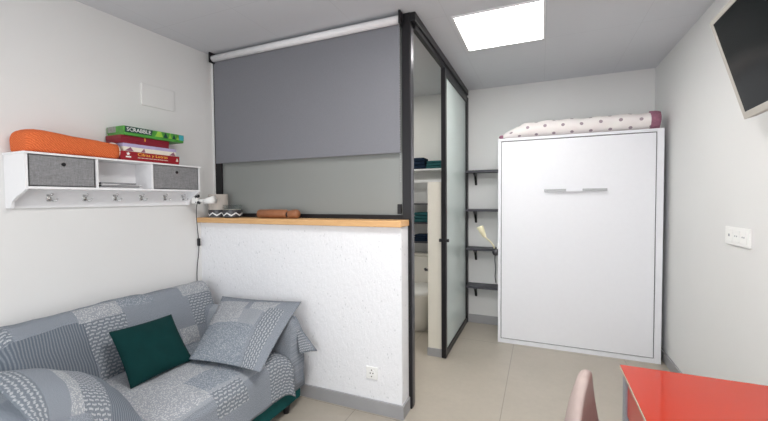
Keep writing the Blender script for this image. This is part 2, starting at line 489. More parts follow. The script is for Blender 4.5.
# skirting tiles
bm = NB(); box(bm, -2.538, WX, WY0-.014, WY0, 0, .086); box(bm, WX, WX+.012, WY0-.014, 2.272, 0, .086)
struct('baseboard_partition', bm, M['base'])
struct('baseboard_back', B(-.74, -.377, YB-.014, YB, 0, .092), M['base'])
struct('baseboard_right', B(XR-.014, XR, YF, YB, 0, .086), M['base'])
struct('baseboard_left', prism(NB(), [(wx(YF), YF), (wx(YF)+.014, YF), (wx(2.14)+.014, 2.14), (wx(2.14), 2.14)], 2, 0, .086), M['base'])
struct('baseboard_divider', B(-.923, -.794, 3.133, 3.145, 0, .07), M['base'])

struct('trim_5', B(-2.545, -2.505, 2.286, 2.336, 1.262, ZC), M['wall'])
# black framed frosted window over the low wall
win = thing('window_1', (-1.7, 2.31, 1.262), 'black framed frosted bathroom window above the oak counter, half covered by the blind', 'window'); win['kind'] = 'structure'
bm = NB(); box(bm, -2.505, -2.44, 2.29, 2.335, 1.262, ZC); box(bm, -2.44, -.838, 2.285, 2.335, 1.262, 1.292); box(bm, -2.44, -.838, 2.29, 2.335, 2.572, ZC)
obj('window_frame', bm, M['black'], win)
obj('glass_pane', B(-2.44, -.838, 2.307, 2.317, 1.292, 2.572), M['frostdark'], win)
obj('latch', B(-.868, -.842, 2.262, 2.284, 1.30, 1.365, bev=.004), M['black'], win)
# corner post and head track of the sliding door
struct('trim_1', B(-.838, -.778, 2.28, 2.335, 0, ZC, bev=.003), M['black'])
bm = NB(); box(bm, -.80, -.745, 2.285, YB, 2.545, ZC, bev=.003); box(bm, -.79, -.76, 2.336, YB, 2.515, 2.545)
struct('trim_2', bm, M['black'])
struct('trim_3', B(-.80, -.745, YB-.03, YB, 0, 2.515, bev=.002), M['black'])
# light metal jamb strip on the post
struct('trim_4', B(-.778, -.773, 2.285, 2.33, .02, 2.515), M['darksteel'])
door = thing('door_1', (-.765, 3.57, 0), 'black framed sliding door of frosted glass standing half open at the bathroom', 'door'); door['kind'] = 'structure'
bm = NB()
y0, y1, zt = 3.11, 4.148, 2.514
box(bm, -.787, -.748, y0, y0+.05, .008, zt, bev=.002); box(bm, -.787, -.748, y1-.05, y1, .008, zt, bev=.002)
box(bm, -.785, -.75, y0+.05, y1-.05, .008, .06); box(bm, -.785, -.75, y0+.05, y1-.05, zt-.06, zt)
obj('door_frame', bm, M['black'], door)
obj('glass_pane', B(-.772, -.763, y0+.05, y1-.05, .06, zt-.06), M['frost'], door)
bm = NB(); tube(bm, [(-.748, 3.13, 1.035), (-.725, 3.13, 1.035)], .014); tube(bm, [(-.787, 3.13, 1.035), (-.81, 3.13, 1.035)], .014)
obj('door_handle', bm, M['dark'], door)

# ================================================================= COUNTER, BLIND
tag(obj('counter_top', B(-2.536, WX+.008, WY0-.034, 2.284, WZ, 1.262, bev=.004), M['oak']),
    'narrow oak counter board along the top of the white stucco half wall', 'counter')

bl = thing('roller_blind', (-1.66, 2.25, ZC), 'grey fabric roller blind pulled halfway down on a white tube over the frosted window', 'blind')
bx0, bx1, by, bz = -2.475, -.845, 2.252, 2.552
obj('roller_tube', tube(NB(), [(bx0+.012, by, bz), (bx1+.005, by, bz)], .026, 24), M['white'], bl, True)
fab = B(bx0-.003, bx1-.002, 2.2715, 2.2735, 1.712, 2.56)
obj('blind_fabric', fab, M['blind'], bl)
obj('bottom_bar', B(bx0-.003, bx1-.002, 2.268, 2.278, 1.702, 1.714, bev=.002), M['blind'], bl)
for xx in (bx0-.006, bx1+.006):
    eb = NB(); box(eb, xx, xx+.016, by-.032, by+.03, bz-.036, ZC, bev=.006)
    obj('end_bracket', eb, M['black'], bl)
bm = NB()
for k in range(62):
    z = 2.52-k*.0165
    bmesh.ops.create_icosphere(bm, subdivisions=1, radius=.0035, matrix=Matrix.Translation((-.843, 2.262, z)))
obj('bead_chain', bm, M['steel'], bl, True)

# ================================================================= THINGS ON THE COUNTER
def glass(cx, cy, r, h, label, fill, fh, body='clear'):
    z = 1.262
    t = thing('glass_tumbler', (cx, cy, z), label, 'glass', 'glass tumblers on the counter')
    prof = [(r*.96, z), (r, z+.004), (r, z+h), (r-.004, z+h), (r-.004, z+.014), (.001, z+.012)]
    obj('glass_cup', lathe(NB(), prof, cx, cy, 32), M[body], t, True)
    obj('patterned_band', lathe(NB(), [(r+.0008, z+.004), (r+.0012, z+.008), (r+.0012, z+.058), (r+.0008, z+.062)], cx, cy, 32), M['zebra'], t, True)
    if fill: obj('candle', lathe(NB(), [(r-.006, z+.016), (r-.006, z+fh), (r*.5, z+fh-.004), (.002, z+fh-.002)], cx, cy, 24), fill, t, True)
    return t
glass(-2.388, 2.203, .073, .185, 'tall milky glass tumbler with a zigzag band and cream candle, against the window frame', M['candle'], .095, 'milk')
glass(-2.238, 2.203, .073, .10, 'short wide clear glass tumbler with a dark zigzag band, on the oak counter', M['candle'], .066)

t = thing('wooden_roll', (-1.80, 2.21, 1.262), 'brown wooden roll with a dark slit lying on the oak counter', 'wooden roll')
obj('roll_body', tube(NB(), [(-1.975, 2.205, 1.295), (-1.968, 2.205, 1.2945), (-1.85, 2.205, 1.2955), (-1.72, 2.205, 1.2945), (-1.712, 2.205, 1.2945)], [.025, .0315, .0325, .0315, .028], 20), M['tray'], t, True)
obj('roll_neck', tube(NB(), [(-1.714, 2.205, 1.29), (-1.696, 2.205, 1.29)], .019, 14), M['dark'], t, True)
obj('roll_cap', tube(NB(), [(-1.698, 2.205, 1.292), (-1.69, 2.205, 1.292), (-1.63, 2.205, 1.296), (-1.612, 2.205, 1.297)], [.02, .029, .033, .026], 20), M['tray'], t, True)

# ================================================================= WALL SHELF WITH HOOKS
SX = -2.38                                            # front of the shelf
sh = thing('wall_shelf', (XL, 1.515, 1.365), 'white wall shelf with three cubbies and a row of coat hooks', 'shelf')
sy0, sy1 = .997, 2.030
obj('top_board', B(XL, SX+.008, sy0-.006, sy1+.006, 1.644, 1.655, bev=.002), M['white'], sh)
obj('bottom_board', B(XL, SX, sy0+.012, sy1-.012, 1.466, 1.478), M['white'], sh)
prof = [(XL, 1.365), (XL+.05, 1.365), (XL+.065, 1.40), (XL+.12, 1.43), (XL+.17, 1.447), (SX, 1.462), (SX, 1.644), (XL, 1.644)]
for y in (sy0, sy1-.012):
    obj('side_panel', prism(NB(), prof, 1, y, y+.012), M['white'], sh)
for y in (1.320, 1.652):
    obj('divider', B(XL, SX, y, y+.012, 1.478, 1.644), M['white'], sh)
obj('back_panel', B(XL, XL+.006, sy0+.012, sy1-.012, 1.478, 1.644), M['white'], sh)
obj('hook_rail', B(XL, XL+.02, sy0+.012, sy1-.012, 1.365, 1.466), M['white'], sh)
for y in (1.17, 1.342, 1.51, 1.675, 1.842, 1.985):
    hb = NB(); x = XL+.02
    box(hb, x, x+.005, y-.011, y+.011, 1.40, 1.44, bev=.002)
    tube(hb, [(x, y, 1.428), (x+.028, y, 1.43), (x+.038, y, 1.444)], [.004, .004, .006], 8)
    for s in (-1, 1):
        tube(hb, [(x, y, 1.41), (x+.02, y+s*.012, 1.402), (x+.034, y+s*.022, 1.405), (x+.036, y+s*.025, 1.416)], [.004, .0035, .0035, .005], 8)
    obj('coat_hook', hb, M['chrome'], sh, True)

def fabric_bin(ya, yb, label):
    t = thing('fabric_bin', (XL+.1, (ya+yb)/2, 1.478), label, 'storage bin', 'grey fabric bins in the wall shelf')
    bm = NB(); x0, x1, z0, z1, w = XL+.01, SX-.006, 1.4785, 1.641, .006
    box(bm, x0, x1, ya, yb, z0, z0+w); box(bm, x1-w, x1, ya, yb, z0, z1, bev=.002); box(bm, x0, x0+w, ya, yb, z0, z1)
    box(bm, x0, x1, ya, ya+w, z0, z1); box(bm, x0, x1, yb-w, yb, z0, z1)
    obj('bin_body', bm, M['bin'], t)
    yc = (ya+yb)/2; e = NB()
    tube(e, [(x1-.001, yc, 1.6), (x1+.002, yc, 1.6)], .0105, 18)
    r = obj('eyelet', e, M['black'], t)
fabric_bin(1.011, 1.318, 'grey fabric bin in the cubby under the orange towel')
fabric_bin(1.666, 2.016, 'grey fabric bin in the cubby at the reading lamp end of the shelf')

# magazines in the open cubby
def mag(y0, y1, x0, x1, z0, th, mt, label, ang):
    bm = NB(); o = V(((x0+x1)/2, (y0+y1)/2, z0)); a = math.radians(ang)
    ex, ey = V((math.cos(a), math.sin(a), 0)), V((-math.sin(a), math.cos(a), 0))
    hx, hy = (x1-x0)/2, (y1-y0)/2
    t = thing('magazine', o, label, 'magazine', 'magazines in the open cubby')
    obox(bm, o, ex, ey, V((0, 0, 1)), -hx, hx, -hy, hy, th*.65, th)
    obox(bm, o, ex, ey, V((0, 0, 1)), -hx, hx, -hy, hy, 0, th*.35)
    obox(bm, o, ex, ey, V((0, 0, 1)), -hx, hx, -hy, -hy+.002, th*.35, th*.65)
    obj('cover', bm, mt, t)
    obj('pages', obox(NB(), o, ex, ey, V((0, 0, 1)), -hx+.001, hx-.001, -hy+.002, hy-.001, th*.35, th*.65), M['paperwhite'], t)
mag(1.345, 1.60, -2.56, -2.396, 1.4785, .007, M['paperwhite'], 'white magazine lowest in the small pile in the cubby', 0)
mag(1.345, 1.575, -2.56, -2.388, 1.4860, .010, M['paperdark'], 'thick dark magazine in the middle of the cubby pile', 1)
mag(1.348, 1.59, -2.56, -2.392, 1.4965, .006, M['paperwhite'], 'white magazine between the two dark ones in the cubby', 2)
mag(1.348, 1.555, -2.56, -2.388, 1.503, .008, M['paperdark'], 'thin dark magazine topmost of the cubby pile', 0)

# orange towel lying on the shelf
def towel_roll():
    ys = [1.012, 1.016, 1.024, 1.036, 1.055, 1.1, 1.16, 1.22, 1.28, 1.34, 1.39, 1.43, 1.452]
    rings = []
    base = [(-2.565, .004), (-2.48, 0), (-2.40, .002), (-2.378, .03), (-2.376, .085), (-2.395, .118), (-2.46, .128), (-2.53, .126), (-2.57, .10), (-2.574, .04)]
    base = [(p.x, p.y) for p in smooth_poly([V((a, b, 0)) for a, b in base], 4)]
    cx, cz = -2.475, .06
    for y in ys:
        s = min(1, .72+.28*math.sqrt(max(0, min(1, (y-1.012)/.04))))
        hh = 1-.24*(y-1.0)/.45 if y > 1 else 1
        rings.append([V((cx+(a-cx)*s, y, 1.6555+max(0, cz+(b-cz)*s)*hh if s == 1 else 1.6555+max(0.0, (cz+(b-cz)*s)-(1-s)*.05)*hh)) for a, b in base])
    u = cum([V((0, y, 0)) for y in ys]); m = len(base)
    v = cum([V((a, b, 0)) for a, b in base]+[V((base[0][0], base[0][1], 0))])
    bm = loft(rings, u, v)
    wrinkle(bm, .004, 14, 2)
    for q in bm.verts: q.co.z = max(q.co.z, 1.6555)
    return bm
tw = thing('towel', (-2.475, 1.22, 1.655), 'bright orange rolled towel with a wavy woven texture lying on the wall shelf', 'towel')
obj('towel_cloth', towel_roll(), M['orange'], tw, True)
bm = NB()
ring = [V((-2.475+.086*math.cos(a), 1.456, 1.705+.05*math.sin(a))) for a in [2*PI*k/24 for k in range(25)]]
tube(bm, ring, .009, 8, False)
obj('white_rim', bm, M['liner'], tw, True)

# board game boxes
def lid_line(bm, *a): return box(bm, *a)
FX = -2.381
# red box with yellow title
t = thing('game_box', (-2.47, 1.67, 1.655), 'bright red board game box with yellow title, at the bottom of the stack', 'board game', 'board game boxes on the shelf')
obj('box_bottom', B(-2.562, FX-.002, 1.462, 1.858, 1.6552, 1.672), M['redcard'], t)
obj('box_lid', B(-2.565, FX, 1.459, 1.861, 1.670, 1.712, bev=.002), M['redcard'], t)
text('title_lettering', 'Cifras y Letras', .205, .025, (FX+.0002, 1.565, 1.682), (0, 1, 0), (0, 0, 1), M['yellowink'], t)
bm = NB(); star = []
for k in range(10):
    r = .016 if k % 2 == 0 else .008; a = PI/2+k*PI/5
    star.append((1.505+.8*r*math.cos(a), 1.696+.8*r*math.sin(a)))
prism(bm, star, 0, FX, FX+.0008); box(bm, FX, FX+.0008, 1.49, 1.522, 1.673, 1.681)
obj('star_emblem', bm, M['whiteink'], t)
bm = NB()
for k in range(24): box(bm, FX, FX+.0006, 1.565+k*.0088, 1.565+k*.0088+.005+.002*(k % 3 == 0), 1.674, 1.678)
obj('small_print', bm, M['cream'], t)
obj('corner_mark', prism(NB(), [(1.832, 1.676), (1.852, 1.676), (1.842, 1.70)], 0, FX, FX+.0006), M['cream'], t)
# pale box
t = thing('game_box', (-2.48, 1.66, 1.712), 'cream and lilac board game box lying on the bright red one', 'board game', 'board game boxes on the shelf')
obj('box_bottom', B(-2.562, FX-.008, 1.482, 1.84, 1.7125, 1.742), M['cream'], t)
obj('box_lid', B(-2.565, FX-.006, 1.48, 1.842, 1.741, 1.762, bev=.002), M['lilac'], t)
for ya, yb in ((1.50, 1.555), (1.60, 1.63), (1.80, 1.846)):
    obj('printed_triangle', prism(NB(), [(ya-.01, 1.715), (yb-.01, 1.715), ((ya+yb)/2-.002, 1.740)], 0, FX-.008, FX-.0072), M['mauve'], t)
# dark red box
t = thing('game_box', (-2.48, 1.63, 1.762), 'dark crimson slim board game box just under the green word game', 'board game', 'board game boxes on the shelf')
obj('box_bottom', B(-2.562, FX-.012, 1.472, 1.79, 1.7625, 1.785), M['darkredcard'], t)
obj('box_lid', B(-2.565, FX-.01, 1.47, 1.792, 1.784, 1.812, bev=.002), M['darkredcard'], t)
obj('gold_line', B(FX-.01, FX-.0095, 1.618, 1.624, 1.787, 1.81), M['yellowink'], t)
# green box
t = thing('game_box', (-2.47, 1.71, 1.812), 'green word game box with white capital lettering, topmost of the stack', 'board game', 'board game boxes on the shelf')
obj('box_bottom', B(-2.562, FX+.004, 1.481, 1.893, 1.8125, 1.832), M['greencard'], t)
obj('box_lid', B(-2.565, FX+.006, 1.478, 1.896, 1.828, 1.868, bev=.002), M['greencard'], t)
obj('title_band', prism(NB(), [(1.486, 1.83), (1.655, 1.83), (1.665, 1.8665), (1.486, 1.8665)], 0, FX+.006, FX+.0066), M['darkgreenink'], t)
text('title_lettering', 'SCRABBLE', .155, .024, (FX+.0068, 1.496, 1.837), (0, 1, 0), (0, 0, 1), M['whiteink'], t)
obj('turquoise_corner', B(FX+.006, FX+.0066, 1.856, 1.893, 1.83, 1.8665), M['tealink'], t)
bm = NB()
for a, b in ((1.68, 1.735), (1.775, 1.80), (1.835, 1.858)): prism(bm, [(a, 1.83), (b, 1.83), (b-.012, 1.866), (a+.02, 1.866)], 0, FX+.006, FX+.0064)
obj('lime_leaves', bm, M['lightgreenink'], t)
bm = NB(); prism(bm, [(1.738, 1.83), (1.772, 1.83), (1.756, 1.867)], 0, FX+.006, FX+.0064); prism(bm, [(1.805, 1.83), (1.832, 1.83), (1.818, 1.864)], 0, FX+.006, FX+.0064)
obj('dark_leaves', bm, M['darkgreenink'], t)
bm = NB(); box(bm, -2.555, -2.46, 1.4773, 1.478, 1.83, 1.8665)
obj('grey_end_print', bm, M['greycard'], t)

# clip reading lamp on the end of the shelf, with its cord
t = thing('clip_lamp', (-2.47, 2.05, 1.40), 'small white clip-on reading lamp at the end of the wall shelf, cord hanging down', 'lamp')
bm = NB(); box(bm, -2.50, -2.42, 2.025, 2.045, 1.375, 1.425, bev=.004)
obj('clamp', bm, M['plate'], t)
bm = NB(); tube(bm, [(-2.44, 2.03, 1.425), (-2.405, 2.035, 1.432)], .011, 12); tube(bm, [(-2.44, 2.035, 1.385), (-2.405, 2.04, 1.382)], .012, 12)
obj('swivel_joint', bm, M['dark'], t, True)
tube_b = tube(NB(), [(-2.42, 2.045, 1.398), (-2.38, 2.055, 1.396), (-2.37, 2.06, 1.396)], [.013, .014, .014], 14)
obj('lamp_arm', tube_b, M['plate'], t, True)
obj('lamp_shade', tube(NB(), [(-2.375, 2.055, 1.392), (-2.34, 2.062, 1.396), (-2.285, 2.072, 1.405)], [.017, .024, .03], 18), M['plate'], t, True)
cp = [(-2.44, 2.04, 1.375), (-2.47, 2.05, 1.33), (-2.52, 2.08, 1.24), (-2.565, 2.115, 1.13), (-2.568, 2.122, 1.06), (-2.569, 2.118, .97), (-2.57, 2.105, .88), (-2.57, 2.10, .80), (-2.57, 2.10, .66)]
cp2 = []
for i in range(len(cp)-1):
    p0, p1, p2, p3 = (V(cp[max(0, min(len(cp)-1, i+j-1))]) for j in range(4))
    for k in range(5):
        q = k/5; cp2.append(.5*((2*p1)+(p2-p0)*q+(2*p0-5*p1+4*p2-p3)*q*q+(3*p1-p0-3*p2+p3)*q**3))
cp2.append(V(cp[-1]))
cord = obj('cord', tube(NB(), cp2, .0035, 8), M['cord'], t, True)
obj('inline_switch', B(-2.578, -2.556, 2.112, 2.132, 1.035, 1.095, bev=.004), M['dark'], cord)

# ================================================================= WALL FITTINGS  
bm = B(XL, XL+.009, 1.708, 1.949, 2.064, 2.216, bev=.003)
for y in (1.72, 1.937):
    for z in (2.076, 2.204): tube(bm, [(XL+.009, y, z), (XL+.0105, y, z)], .004, 8)
tag(obj('junction_cover', bm, M['wall']), 'flat painted cover plate set on the white wall above the game boxes', 'cover plate')

def socket(name, x0, x1, z0, z1, y, label):
    t = thing(name, ((x0+x1)/2, y, (z0+z1)/2), label, 'socket')
    obj('cover_frame', B(x0, x1, y-.009, y, z0, z1, bev=.003), M['plate'], t)
    cx, cz = (x0+x1)/2, (z0+z1)/2
    obj('socket_face', tube(NB(), [(cx, y-.009, cz), (cx, y-.011, cz)], .024, 24), M['plate'], t)
    bm = NB()
    for s in (-1, 1): tube(bm, [(cx+s*.0095, y-.0105, cz), (cx+s*.0095, y-.0118, cz)], .004, 10)
    box(bm, cx-.004, cx+.004, y-.0118, y-.0105, cz+.018, cz+.024); box(bm, cx-.004, cx+.004, y-.0118, y-.0105, cz-.024, cz-.018)
    obj('socket_holes', bm, M['dark'], t)
socket('power_socket', -1.05, -.968, .221, .303, WY0, 'single white power socket low on the stucco half wall')

t = thing('switch_plate', (XR, 2.55, 1.18), 'wide white triple socket plate on the wall beside the fold-up bed', 'socket plate')
x = XR
obj('cover_frame', B(x-.010, x, 2.42, 2.685, 1.133, 1.232, bev=.003), M['plate'], t)
for k, yc in enumerate((2.475, 2.552, 2.63)):
    md = obj('module', B(x-.013, x-.009, yc-.033, yc+.033, 1.152, 1.218, bev=.002), M['plate'], t)
    bm = NB()
    if k < 2:
        for s in (-1, 1): tube(bm, [(x-.0125, yc+s*.0095, 1.185), (x-.0138, yc+s*.0095, 1.185)], .0045, 10)
    else:
        box(bm, x-.0138, x-.0125, yc-.008, yc+.008, 1.178, 1.192)
    obj('socket_holes', bm, M['greypost'], md)

# ceiling light
t = thing('ceiling_light', (-.265, 2.755, ZC), 'square flush white LED ceiling panel, switched on', 'ceiling light')
lx0, lx1, ly0, ly1 = -.535, .01, 2.465, 3.045
bm = NB(); w = .014
box(bm, lx0-w, lx1+w, ly0-w, ly0, ZC-.008, ZC); box(bm, lx0-w, lx1+w, ly1, ly1+w, ZC-.008, ZC)
box(bm, lx0-w, lx0, ly0, ly1, ZC-.008, ZC); box(bm, lx1, lx1+w, ly0, ly1, ZC-.008, ZC)
obj('frame', bm, M['white'], t)
obj('diffuser', B(lx0, lx1, ly0, ly1, ZC-.006, ZC-.001), M['led'], t)

def along_wall(o):
    """let the backs of the things fixed to the long wall follow that wall"""
    b = origin(o)
    if o.type == 'MESH':
        for v in o.data.vertices:
            w = v.co+b
            k = max(0, min(1, (-2.40-w.x)/.17))
            v.co = V((w.x+k*(wx(w.y)-XL), w.y, w.z))-b
    for c in o.children: along_wall(c)
for o in list(C.objects):
    if o.parent is None and o.name.split('.')[0] in ('wall_shelf', 'fabric_bin', 'magazine', 'towel', 'game_box', 'clip_lamp', 'junction_cover'): along_wall(o)

# ================================================================= FOLD-UP BED
bx0, bx1, by, bz = -.375, .933, 3.687, 1.965
t = thing('wall_bed', ((bx0+bx1)/2, 3.93, 0), 'tall white fold-up wall bed closed against the back wall', 'wall bed')
w = .032
for xa, xb in ((bx0, bx0+w-.006), (bx1-w-.016, bx1)):
    obj('side_panel', B(xa, xb, by, YB-.004, 0, bz, bev=.0015), M['bedwhite'], t)
obj('top_panel', B(bx0+w-.006, bx1-w-.016, by, YB-.004, bz-.025, bz, bev=.0015), M['bedwhite'], t)
obj('bottom_panel', B(bx0+w-.006, bx1-w-.016, by, YB-.004, 0, .038, bev=.0015), M['bedwhite'], t)
obj('dark_reveal', B(bx0+w-.006, bx1-w-.016, by+.016, by+.022, .038, bz-.025), M['dark'], t)
obj('front_panel', B(bx0+w, bx1-w-.023, by+.003, by+.016, .046, bz-.033, bev=.0005), M['bedwhite'], t)
bm = NB(); hx0, hx1, hz = .03, .53, 1.466
box(bm, hx0, hx1, by-.022, by-.016, hz-.011, hz+.011, bev=.002)
h = obj('handle', bm, M['handle'], t)
bm = NB(); box(bm, hx0+.18, hx1-.19, by-.0235, by-.0215, hz-.013, hz+.013, bev=.001)
obj('handle_grip', bm, M['bedwhite'], h)
for xx in (hx0+.03, hx1-.03, (hx0+hx1)/2): obj('handle_post', tube(NB(), [(xx, by-.017, hz), (xx, by+.005, hz)], .006, 10), M['steel'], h)

# polka dot bolster on top of the bed
bt = thing('bolster', (.28, 3.77, bz), 'long white polka dot bolster with mauve ends lying on top of the wall bed', 'bolster')
xs = [-.335+.0325*k for k in range(39)]
rings = []; rr = []
for x in xs:
    q = (x-xs[0])/(xs[-1]-xs[0])
    r = .074*min(1, .32+.9*min(1, q/.24)**.8)
    if q > .97: r *= .96
    r *= 1+.03*math.sin(x*31)+.02*math.sin(x*13)
    rr.append(r)
    ring = []
    for k in range(24):
        a = 2*PI*k/24-PI/2
        ring.append(V((x, 3.775+r*1.1*math.cos(a), bz+.0015+r+r*math.sin(a) if math.sin(a) > -.85 else bz+.0015+r*.15)))
    rings.append(ring)
u = cum([V((x, 0, 0)) for x in xs]); v = [2*PI*.072*k/24 for k in range(25)]
obj('bolster_cover', loft(rings, u, v), M['dots'], bt, True)
x9 = xs[-1]; r9 = rr[-1]
bm = NB()
tube(bm, [(x9-.058, 3.775, bz+r9+.004), (x9-.055, 3.775, bz+r9+.004), (x9-.02, 3.775, bz+r9+.004), (x9+.012, 3.775, bz+r9+.003), (x9+.02, 3.775, bz+r9+.002)], [r9*1.0, r9*1.2, r9*1.2, r9*1.12, r9*.7], 22)
for vv in bm.verts: vv.co.z = max(vv.co.z, bz+.001)
obj('bolster_end', bm, M['mauve'], bt, True)
bm = NB()
tube(bm, [(-.372, 3.775, bz+.018), (-.36, 3.775, bz+.024), (-.335, 3.775, bz+.024), (-.325, 3.775, bz+.024)], [.012, .022, .021, .015], 16)
for vv in bm.verts: vv.co.z = max(vv.co.z, bz+.001)
obj('bolster_end', bm, M['mauve'], bt, True)

# dark shelves between door and bed
shelf_labels = ('highest of the four short dark shelves beside the wall bed', 'second dark shelf from the ceiling beside the wall bed, above the lamp',
                'dark shelf beside the wall bed, directly behind the cream reading lamp', 'lowest of the four short dark shelves beside the wall bed')
for zt, lab in zip((1.698, 1.281, .862, .452), shelf_labels):
    t = thing('corner_shelf', (-.56, 4.09, zt-.024), lab, 'shelf', 'dark shelves beside the wall bed')
    obj('board', B(-.742, -.381, 3.995, YB, zt-.024, zt, bev=.0015), M['shelf'], t)
    bm = NB(); prism(bm, [(YB, zt-.024), (YB-.13, zt-.024), (YB-.14, zt-.034), (YB-.07, zt-.06), (YB-.03, zt-.11), (YB-.014, zt-.15), (YB, zt-.155)], 0, -.672, -.648)
    obj('bracket', bm, M['black'], t)

# gooseneck lamp on the side of the bed
t = thing('reading_lamp', (-.40, 3.76, .87), 'small gooseneck reading lamp with a cream shade fixed to the side of the wall bed', 'lamp')
obj('lamp_base', tube(NB(), [(bx0-.001, 3.76, .868), (bx0-.008, 3.76, .868), (bx0-.03, 3.76, .868), (bx0-.052, 3.76, .868), (bx0-.062, 3.76, .868)], [.024, .034, .038, .03, .012], 22), M['darksteel'], t, True)
obj('wall_bracket', B(bx0-.016, bx0-.001, 3.735, 3.765, .90, .955, bev=.003), M['plate'], t)
obj('gooseneck', tube(NB(), [(-.41, 3.76, .885), (-.425, 3.757, .93), (-.45, 3.753, .965), (-.485, 3.75, .995), (-.512, 3.75, 1.022)], .0075, 10), M['lampcream'], t, True)
obj('lamp_shade', tube(NB(), [(-.506, 3.75, 1.012), (-.512, 3.75, 1.024), (-.53, 3.748, 1.062), (-.552, 3.745, 1.108), (-.556, 3.745, 1.118)], [.012, .02, .026, .034, .03], 20), M['lampcream'], t, True)
obj('cord', tube(NB(), [(-.41, 3.76, .84), (-.412, 3.765, .78), (-.405, 3.77, .70), (-.41, 3.765, .62), (-.402, 3.765, .56)], .005, 8), M['cord'], t, True)

# ================================================================= BATHROOM
t = thing('toilet', (-1.2, 3.86, 0), 'white ceramic toilet with closed lid seen through the open bathroom door', 'toilet')
tx = -1.2
def oval(cx, cy, rx, ry, z, n=28, back=4.02):
    out = []
    for k in range(n):
        a = 2*PI*k/n; out.append(V((cx+rx*math.cos(a), min(back, cy+ry*math.sin(a)), z)))
    return out
rings = [oval(tx, 3.83, .115, .17, 0), oval(tx, 3.83, .11, .165, .12), oval(tx, 3.82, .125, .19, .22), oval(tx, 3.81, .17, .22, .32), oval(tx, 3.81, .185, .235, .385), oval(tx, 3.81, .185, .235, .40)]
obj('bowl', loft(rings, [0]*6, [0]*29), M['ceramic'], t, True)
rings = [oval(tx, 3.812, .188, .238, .402), oval(tx, 3.812, .192, .242, .412), oval(tx, 3.812, .19, .24, .432), oval(tx, 3.812, .165, .215, .44)]
obj('seat_lid', loft(rings, [0]*4, [0]*29), M['plate'], t, True)
tk = obj('tank', B(tx-.185, tx+.185, 4.02, 4.175, .38, .745, bev=.02, seg=3), M['ceramic'], t, True)
obj('tank_lid', B(tx-.192, tx+.192, 4.012, 4.178, .745, .775, bev=.01), M['ceramic'], tk, True)

t = thing('bathroom_rack', (-1.2, 4.07, 0), 'white open rack standing over the toilet with folded towels', 'rack')
rx0, rx1, ry0, ry1 = -1.46, -.955, 3.95, 4.165
for xa in (rx0, rx1-.022):
    for ya in (ry0, ry1-.022): obj('post', B(xa, xa+.022, ya, ya+.022, 0, 1.76), M['white'], t)
for z in (1.715, 1.33, 1.115, .90):
    bm = NB(); box(bm, rx0+.001, rx1-.001, ry0+.002, ry1-.002, z, z+.016)
    obj('shelf_board', bm, M['white'] if z > 1.6 else M['shelf'], t)
obj('front_rail', B(rx0+.022, rx1-.022, ry0+.004, ry0+.016, 1.58, 1.61), M['white'], t)

def folded(x0, x1, z0, h, mt, label, y0=3.965, y1=4.14):
    bm = NB(); n = 3
    for k in range(n):
        a, b = z0+.0005+h*k/n, z0+h*(k+1)/n-.002
        dx = .006*((k*7) % 3)
        box(bm, x0+dx, x1-dx, y0, y1, a, b, bev=min(.012, h/n*.42), seg=3)
    o = obj('folded_towel', bm, mt, None, True)
    return tag(o, label, 'towel', 'folded towels on the bathroom rack')
folded(-1.36, -1.185, 1.731, .13, M['navycloth'], 'dark navy folded towel on the top board of the bathroom rack')
folded(-1.18, -.985, 1.731, .09, M['tealcloth'], 'teal folded towel beside the navy one on top of the rack')
folded(-1.33, -1.10, 1.131, .115, M['tealcloth'], 'teal folded towel on the lower board of the bathroom rack')
folded(-1.33, -1.10, .916, .08, M['navycloth'], 'dark folded towel on the board just above the toilet tank')

hk = NB(); tube(hk, [(-.925, 3.17, .76), (-.945, 3.17, .76), (-.952, 3.17, .775)], [.012, .012, .014], 10)
tag(obj('wall_hook', hk, M['dark'], None, True), 'small black hook on the end of the ivory half wall in the bathroom', 'hook')

# ================================================================= TELEVISION
Bp, Tp = V((.875, 2.25, 1.758)), V((.745, 2.27, 2.235))
ez = (Tp-Bp).normalized(); Hh = (Tp-Bp).length
ex = V((.03, -1, 0)); ex = (ex-ez*ex.dot(ez)).normalized()        # along the set, towards the camera
nn = ez.cross(ex).normalized()
if nn.x > 0: nn = -nn
L_ = .82
t = thing('television', (XR, 1.85, 1.75), 'dark flat television with a silver bezel tilted down on its wall bracket', 'television')
bm = NB()
obox(bm, Bp, ex, ez, nn, 0, L_, 0, Hh, -.045, -.004, bev=.006)
obj('back_shell', bm, M['bezel'], t)
bm = NB(); w = .028
obox(bm, Bp, ex, ez, nn, 0, L_, 0, w*1.1, -.006, .002, bev=.002); obox(bm, Bp, ex, ez, nn, 0, L_, Hh-w*.8, Hh, -.006, .002, bev=.002)
obox(bm, Bp, ex, ez, nn, 0, w*.8, w, Hh-w*.8, -.006, .002, bev=.002); obox(bm, Bp, ex, ez, nn, L_-w*.8, L_, w, Hh-w*.8, -.006, .002, bev=.002)
obj('bezel', bm, M['bezel'], t)
obj('screen', obox(NB(), Bp, ex, ez, nn, w*.8, L_-w*.8, w*1.1, Hh-w*.8, -.003, -.0005), M['screen'], t)
bm = NB(); c = Bp+ex*L_*.5+ez*Hh*.5-nn*.045
tube(bm, [c, c+V((.05, 0, 0)), V((XR-.005, c.y, c.z-.02))], .022, 12)
box(bm, XR-.014, XR-.001, c.y-.11, c.y+.11, c.z-.13, c.z+.09, bev=.003)
obj('wall_bracket', bm, M['black'], t)

